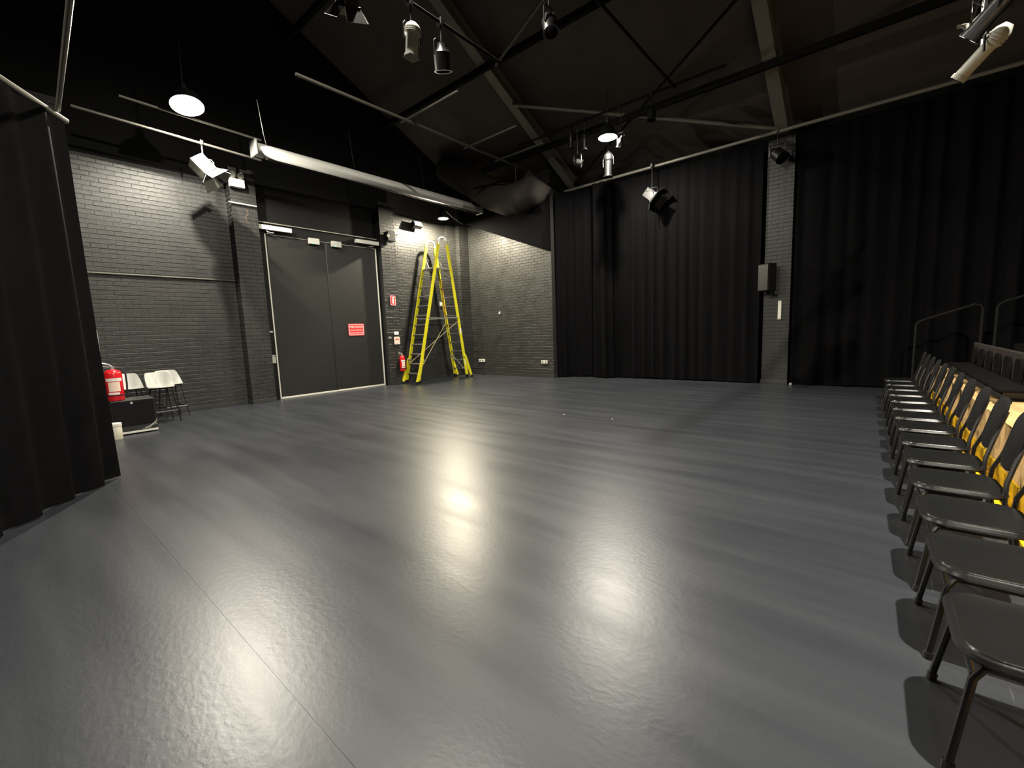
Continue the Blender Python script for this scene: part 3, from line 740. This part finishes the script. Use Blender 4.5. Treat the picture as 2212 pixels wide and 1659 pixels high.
def fresnel(loc, aim, label, s=1.0, body='grey_shell', hang=.5, rz=0, doors=(50, 50, 35, 35)):
    t = thing('barn_door_lamp', loc, label, 'spotlight', 'stage lights', rz=rz)
    q = frame_to(aim) 
    b = .13*s
    o = MB().cbox((-b, -b, -.12*s), (b, b, .20*s), .015).xf(q).build('housing', body, t)
    for i in range(4): MB().cbox((-b*1.03, -b*.8+i*b*.45, -.02*s), (b*1.03, -b*.8+i*b*.45+.012, .18*s), .002).xf(q).build('cooling_fin', body, o)
    MB().lathe([(0, -.125*s), (.10*s, -.125*s), (.10*s, -.13*s), (0, -.15*s)], 20).xf(q).build('lens', 'lens_glass', t, smooth=True)
    MB().cbox((-b*1.1, -b*1.1, -.145*s), (b*1.1, b*1.1, -.12*s), .004).xf(q).build('door_frame', 'black_metal', t)
    for k, ang in enumerate(doors):
        a = math.radians(ang); L = .20*s
        m4 = q @ Matrix.Rotation(k*PI/2, 4, 'Z') @ Matrix.Translation((0, b*1.08, -.14*s)) @ Matrix.Rotation(a, 4, 'X')
        MB().add([(-b, -.003, 0), (b, -.003, 0), (b*1.35, -.003, -L), (-b*1.35, -.003, -L), (-b, .003, 0), (b, .003, 0), (b*1.35, .003, -L), (-b*1.35, .003, -L)],
                 [(0, 1, 2, 3), (7, 6, 5, 4), (0, 4, 5, 1), (1, 5, 6, 2), (2, 6, 7, 3), (3, 7, 4, 0)]).xf(m4).build('barn_door', body, t)
    yoke_and_clamp(t, hang, b*1.25, m='aluminium' if body == 'grey_shell' else 'black_metal')
    MB().tube([q @ Vector((0, b, .15*s)), q @ Vector((-.1, b+.12, .12*s)), q @ Vector((-.12, b+.05, -.02*s)), q @ Vector((-.05, b, -.1*s))], .006, 5).build('power_cable', 'black_plastic', t)
    return t
fresnel((3.18, 10.75, 5.06), (.62, -.25, -.78), 'pale grey barn door lamp hanging before the brick wall', 1.1, hang=.50, doors=(40, 60, 45, 25))
fresnel((11.80, 4.85, 4.98), (-.75, .1, -.65), 'dark barn door lamp hanging on the curtain pipe', 1.0, body='black_metal', hang=.78, rz=PI/2, doors=(50, 55, 50, 50))
profile((4.18, 5.12, 5.53), (-.05, .10, -1), .44, .105, 'grey_shell', 'pale grey spotlight pointing straight down over the middle of the floor', hang=.49)
parcan((4.72, 5.12, 5.55), (.25, .2, -1), .34, .12, 'dark round spotlight next to the pale grey spotlight', hang=.47)
fresnel((3.22, 5.12, 5.62), (.3, .5, -.8), 'dark barn door lamp at the top edge of the picture', .8, body='black_plastic', hang=.40)
parcan((5.30, 3.60, 5.60), (-.2, -.3, -1), .30, .10, 'dark round spotlight hanging high in front of the roof braces', hang=.96)
profile((10.0, 6.22, 6.28), (0, 0, -1), .42, .06, 'black_metal', 'slim black spotlight at the far end of the bar beside the bright lamp', hang=.34, rz=PI/2)
profile((10.0, 5.82, 6.12), (.05, 0, -1), .40, .07, 'black_metal', 'second slim black spotlight next to the bright lamp', hang=.50, rz=PI/2)
profile((10.5, 5.45, 5.60), (.02, .03, -1), .60, .11, 'black_metal', 'black finned spotlight hanging under the bright lamp', hang=.90, rz=PI/2)
parcan((10.0, 4.86, 5.84), (.4, -.2, -.8), .24, .075, 'small black spotlight right of the bright lamp', hang=.78, rz=PI/2, body='chrome')
parcan((10.0, 6.04, 5.68), (-.7, -.4, -.3), .22, .09, 'black spotlight with a bluish lens below the bright lamp', hang=.94, rz=PI/2)
parcan((10.0, 4.12, 6.22), (0, .1, -1), .30, .09, 'black can light at the near end of the bar beside the bright lamp', hang=.40, rz=PI/2)
parcan((11.92, 1.97, 5.28), (-.5, .35, -.6), .36, .13, 'dim black can light at the top of the brick pier', hang=.50, rz=PI/2)
profile((6.2, -.60, 3.90), (.30, .66, -.68), .46, .07, 'grey_shell', 'large shiny spotlight pointing down at the top right corner', hang=.72)
profile((5.68, -.64, 4.06), (.30, .66, -.68), .55, .085, 'black_metal', 'shiny black spotlight nearest the top right corner of the picture', hang=.52)
fresnel((6.55, -.62, 4.34), (.2, .7, -.6), 'small pale lamp above the shiny spotlights at the top right', .45, hang=.28)
t = thing('flood_light', (9.2, 11.62, 5.02), 'small black floodlight on the wall left of the corner lamp', 'floodlight')
MB().cbox((-.17, -.12, -.09), (.17, .04, .09), .01).xf(Matrix.Rotation(-.5, 4, 'X')).build('housing', 'black_metal', t)
MB().cbox((-.15, -.13, -.075), (.15, -.12, .075), .004).xf(Matrix.Rotation(-.5, 4, 'X')).build('glass', 'lens_glass', t)
MB().tube([(-.15, .0, 0), (-.15, .14, .08), (.15, .14, .08), (.15, .0, 0)], .01, 6).build('bracket', 'black_metal', t)
t = thing('bracket_speaker', (8.0, 11.42, 4.45), 'small black speaker bracketed above the right end of the door', 'speaker')
MB().cbox((-.14, -.14, -.12), (.14, .08, .16), .012).build('cabinet', 'black_plastic', t)
MB().tube([(.1, .05, .1), (.28, .02, .12), (.40, .12, .16)], .014, 6).build('bracket', 'black_metal', t)
MB().cyl((-.12, -.146, .02), (-.12, -.138, .02), .05, 16).build('horn', 'pipe_grey', t)
# emergency light on the pier
t = thing('emergency_light', (3.99, 11.49, 5.12), 'white emergency light with two round lamps on the brick pier', 'emergency light')
MB().cbox((-.15, -.12, -.10), (.15, -.002, .08), .01).build('case', 'white_paint', t)
for x in (-.085, .085):
    h = MB().lathe([(0, .09), (.04, .09), (.07, .03), (.07, -.02), (0, -.02)], 16).xf(Matrix.Translation((x, -.08, .15)) @ Matrix.Rotation(1.1, 4, 'X')).build('lamp_head', 'grey_shell', t, smooth=True)
    MB().cyl((x, -.06, .08), (x, -.06, .12), .015, 8).build('swivel', 'white_trim', t)
t = thing('cable_tray', (4.1, 11.47, 4.68), 'thin rail with loose coloured wires on the brick pier', 'cable')
MB().cbox((-.30, -.03, -.012), (.28, .0, .012), .004).build('rail', 'white_trim', t)
for i in range(3):
    x = .04+.07*i; MB().tube([(x, -.03, -.12), (x+.03, -.04, -.2-.02*i), (x-.04, -.03, -.3), (x-.02+.02*i, -.03, -.38), (x+.04, -.03, -.46)], .0025, 5).build('wire', ('copper_wire', 'black_plastic', 'pipe_dim')[i % 3], t)
# duct and its hangers
d = thing('air_duct', (10.5, 9.4, 5.8), 'bulging black flexible duct above the brick wall', 'duct')
d.location = (0, 0, 0)
path = [(10.2, 11.2, 6.95), (10.3, 10.6, 6.55), (10.4, 10.0, 6.15), (10.45, 9.4, 5.75), (10.5, 8.8, 5.48), (10.5, 8.3, 5.42), (10.55, 7.9, 5.55), (10.6, 7.6, 5.85)]
pp = []; rr = []
for i in range(len(path)-1):
    for k in range(6):
        a, b = Vector(path[i]), Vector(path[i+1]); pp.append(a.lerp(b, k/6)); rr.append(.40 + .05*math.sin((i+k/6)/7*PI) + (.018 if k % 2 else 0))
MB().tube(pp, rr, 24).build('hose', 'duct_cloth', d, smooth=True)
for i in (10, 28): MB().tube([pp[i]+Vector((0, 0, .4)), pp[i]+Vector((0, 0, 1.1))], .008, 5).build('hanger', 'steel_paint', d)
tag(MB().tube([(9.78, 10.94, 5.54), (10.35, 11.15, 5.40), (10.9, 11.3, 5.30), (11.38, 11.2, 5.30)], .010, 6).build('lamp_cable', 'white_trim'), 'pale cable drooping from the corner lamp to the brick wall', 'cable')

# ------------------------------------------------------------------ pier speaker
t = thing('wall_speaker', (XC-.02, 2.02, 2.55), 'dark grey speaker on the brick pier between the curtains', 'speaker', rz=-PI/2)
rot = Matrix.Rotation(math.radians(-32), 4, 'Z')
MB().cbox((-.15, -.30, -.31), (.15, -.06, .33), .015).xf(rot).build('cabinet', 'steel_dark', t)
MB().cbox((-.135, -.315, -.29), (.135, -.30, .31), .004).xf(rot).build('grille', 'black_plastic', t)
MB().tube([(0, -.15, -.31), (0, -.10, -.40), (.10, 0, -.42)], .022, 8).build('bracket', 'black_metal', t)
t = thing('pier_strip', (XC-.001, 1.86, 1.78), 'upright white strip below the speaker on the pier', 'bracket', rz=-PI/2)
MB().cbox((-.035, -.03, -.22), (.035, 0, .22), .004).build('strip', 'white_trim', t)
for z in (-.19, .19): MB().cyl((0, -.033, z), (0, -.028, z), .01, 8).build('screw', 'black_metal', t)
t = thing('floor_box', (12.05, 1.56, 0), 'tiny white plug lying at the foot of the pier', 'plug')
MB().cbox((-.03, -.03, 0), (.03, .03, .055), .008).build('body', 'white_plastic', t)
MB().tube([(0, 0, .03), (.05, -.05, .008), (.1, -.12, .008)], .006, 5).build('cord', 'black_plastic', t)

# ------------------------------------------------------------------ row of chairs
SEAT_Z = .425
def make_chair():
    t = empty('stacking_chair', (0, 0, 0))
    # local: faces +y, origin on floor under the seat centre; seat width along x
    W, D = .435, .40
    out = rrect(W, D, .085, 6); inn = rrect(W-.05, D-.05, .065, 6); n = len(out)
    lv = [(out, SEAT_Z-.035), (out, SEAT_Z-.008), (rrect(W-.012, D-.012, .08, 6), SEAT_Z), (inn, SEAT_Z-.006), (rrect(W-.16, D-.16, .04, 6), SEAT_Z-.010)]
    vs = []; fs = []
    for pts, z in lv: vs += [(x, y, z) for x, y in pts]
    for k in range(len(lv)-1): fs += [(k*n+i, k*n+(i+1) % n, (k+1)*n+(i+1) % n, (k+1)*n+i) for i in range(n)]
    fs += [tuple(range(n))[::-1], tuple((len(lv)-1)*n+i for i in range(n))]
    MB().add(vs, fs).build('seat', 'black_vinyl', t, smooth=True)
    MB().tube([(x*1.0, y*1.0, SEAT_Z-.02) for x, y in rrect(W+.008, D+.008, .088, 5)], .016, 6, closed=True).build('seat_rim', 'black_metal', t, smooth=True)
    for s in (-1, 1):
        x = s*.19
        fr = [(x*1.24, .220, .012), (x*1.03, .175, SEAT_Z-.10), (x, .15, SEAT_Z-.055), (x, .11, SEAT_Z-.05), (x, -.10, SEAT_Z-.05)]
        MB().tube(fr, .0125, 8).build('front_leg', 'black_metal', t, smooth=True)
        bk = [(x*1.24, -.25, .012), (x*1.05, -.19, SEAT_Z-.05), (x*.95, -.195, SEAT_Z+.06), (x*.75, -.225, SEAT_Z+.16), (x*.62, -.29, .82)]
        MB().tube(bk, .0125, 8).build('rear_leg', 'black_metal', t, smooth=True)
        MB().cyl((x*1.24, .220, 0), (x*1.23, .217, .03), .017, 10).build('rubber_foot', 'black_plastic', t)
        MB().cyl((x*1.24, -.25, 0), (x*1.23, -.246, .03), .017, 10).build('rubber_foot', 'black_plastic', t)
    MB().tube([(-.19, .175, SEAT_Z-.09), (.19, .175, SEAT_Z-.09)], .009, 6).build('cross_bar', 'black_metal', t)
    MB().tube([(-.19, -.2, SEAT_Z-.07), (.19, -.2, SEAT_Z-.07)], .009, 6).build('cross_bar', 'black_metal', t)
    # padded back, curved and raked
    pts = rrect(.285, .37, .11, 6); n = len(pts); vs = []
    for d, k in ((-.013, .95), (-.008, 1.0), (.008, 1.0), (.013, .95)):
        for px, pz in pts:
            X, Z = px*k, pz*k
            vs.append((X, -.252 + d - (Z)*.22 + .2*X*X - .008, SEAT_Z + .295 + Z))
    fs = [(k*n+i, k*n+(i+1) % n, (k+1)*n+(i+1) % n, (k+1)*n+i) for k in range(3) for i in range(n)]
    fs += [tuple(range(n))[::-1], tuple(3*n+i for i in range(n))]
    MB().add(vs, fs).build('backrest', 'black_fabric', t, smooth=True)
    return t
ORD = ['nearest', 'second', 'third', 'fourth', 'fifth', 'sixth', 'seventh', 'eighth', 'ninth', 'tenth', 'eleventh', 'twelfth', 'thirteenth', 'farthest']
chair0 = make_chair()
rnd = random.Random(5)
NCH = 14
for i in range(NCH):
    c = chair0 if i == 0 else copy_tree(chair0)
    x = 2.12 + .618*i
    y = -.262 - .195 + (x-2.12)*.0175
    c.location = (x, y, 0); c.rotation_euler = (0, 0, .0175 + (rnd.uniform(-.02, .02) if i else 0))
    lab = {0: 'black stacking chair nearest the camera in the row by the seating', NCH-1: 'black stacking chair farthest from the camera, at the curtain end of the row'}.get(i, '%s black stacking chair of the row, counted from the camera' % ORD[i])
    tag(c, lab, 'chair', 'row of black stacking chairs')

# ------------------------------------------------------------------ tiered seating
bank = thing('seating_tier', (0, 0, 0), 'plywood seating tier with yellow kickboard behind the row of chairs', 'seating')
ang = .0175
bm4 = Matrix.Translation((2.0, -.91, 0)) @ Matrix.Rotation(ang, 4, 'Z')
def bk(mb, name, m, parent=bank): return mb.xf(bm4).build(name, m, parent)
x = -1.5
while x < 8.9:
    e = min(x+1.2, 8.9)
    bk(MB().cbox((x+.002, -.02, .20), (e-.002, 0, .58), .003), 'riser_panel', 'plywood')
    bk(MB().cbox((x+.002, -.022, .0), (e-.002, .012, .198), .003), 'kickboard', 'tread_yellow')
    bk(MB().cbox((x+.002, .014, .0), (e-.002, .115, .035), .003), 'toe_board', 'tread_yellow')
    bk(MB().cbox((x+.002, -.95, .582), (e-.002, .015, .60), .003), 'tread_board', 'plywood')
    x += 1.2
bk(MB().box((-1.5, -.95, 0), (8.9, -.03, .58)), 'carcass', 'black_plastic')
bk(MB().box((-1.5, -1.95, 0), (8.9, -.96, 1.0)), 'carcass', 'bench_pad')
for k in range(7):
    t = thing('auditorium_chair', (0, 0, 0), ['grey-brown plastic tier seat at the curtain end of the bench'] [0] if k == 0 else '%s grey-brown tier seat from the curtain end of the bench' % ORD[k], 'seat', 'fixed seats on the tier')
    x1 = 8.15 - k*.52
    mm = bm4
    MB().cbox((x1-.515, -.44, .66), (x1, -.40, 1.06), .015).xf(mm).build('back_shell', 'bench_shell', t)
    pad = rrect(.30, .34, .10, 5, x1-.26, .82)
    MB().prism(pad, .03, axis=1, base=-.402).xf(mm).build('back_pad', 'bench_pad', t)
    MB().cbox((x1-.50, -.41, .70), (x1-.015, -.12, .735), .012).xf(mm).build('seat_pan', 'bench_pad', t)
    MB().cbox((x1-.28, -.42, .60), (x1-.24, -.2, .70), .006).xf(mm).build('support', 'black_metal', t)
bk(MB().cbox((4.0, -.13, .66), (8.2, -.09, .70), .006), 'front_beam', 'steel_dark')
for xx, yy0, lab in ((11.1, -.51, 'nearer tubular handrail beside the tier steps'), (11.1, -1.52, 'higher tubular handrail beside the tier steps')):
    y0, y1 = yy0, yy0-.84
    z0, z1 = 1.42 + (-yy0-.51)*.27, 1.68 + (-yy0-.51)*.27
    t = thing('handrail', (xx, y0, 0), lab, 'handrail', 'tier handrails')
    t.location = (0, 0, 0)
    MB().tube([(xx, y0, 0 if yy0 > -1 else .6), (xx, y0, z0-.08), (xx, y0-.03, z0-.02), (xx, y0-.10, z0+.02), (xx, y1+.10, z1), (xx, y1+.03, z1-.02), (xx, y1, z1-.09), (xx, y1, .60)], .019, 8).build('rail', 'steel_dark', t, smooth=True)
    for yq in (y0, y1): MB().cyl((xx, yq, .0 if yq > -.6 else .60), (xx, yq, .012 if yq > -.6 else .612), .045, 12).build('base_plate', 'steel_dark', t)
# step beside the tier that the handrails stand on
tag(MB().cbox((10.95, -2.6, 0), (11.7, -1.2, .60), .01).build('tier_step', 'black_plastic'), 'black step block at the curtain end of the tier', 'step')
# small paper scraps on the floor
for (px, py, lab) in ((6.43, 4.26, 'tiny white scrap of tape on the floor near the far middle'), (6.48, 3.34, 'tiny white scrap on the floor right of the other scrap')):
    t = thing('tape_scrap', (px, py, 0), lab, 'tape', rz=.4); t.scale = (.6, .6, .6)
    MB().add([(-.03, -.012, .001), (.03, -.012, .003), (.035, .012, .008), (-.028, .012, .001), (-.03, -.012, .002), (.03, -.012, .004), (.035, .012, .009), (-.028, .012, .002)],
             [(0, 3, 2, 1), (4, 5, 6, 7), (0, 1, 5, 4), (1, 2, 6, 5), (2, 3, 7, 6), (3, 0, 4, 7)]).build('scrap', 'white_paint', t)
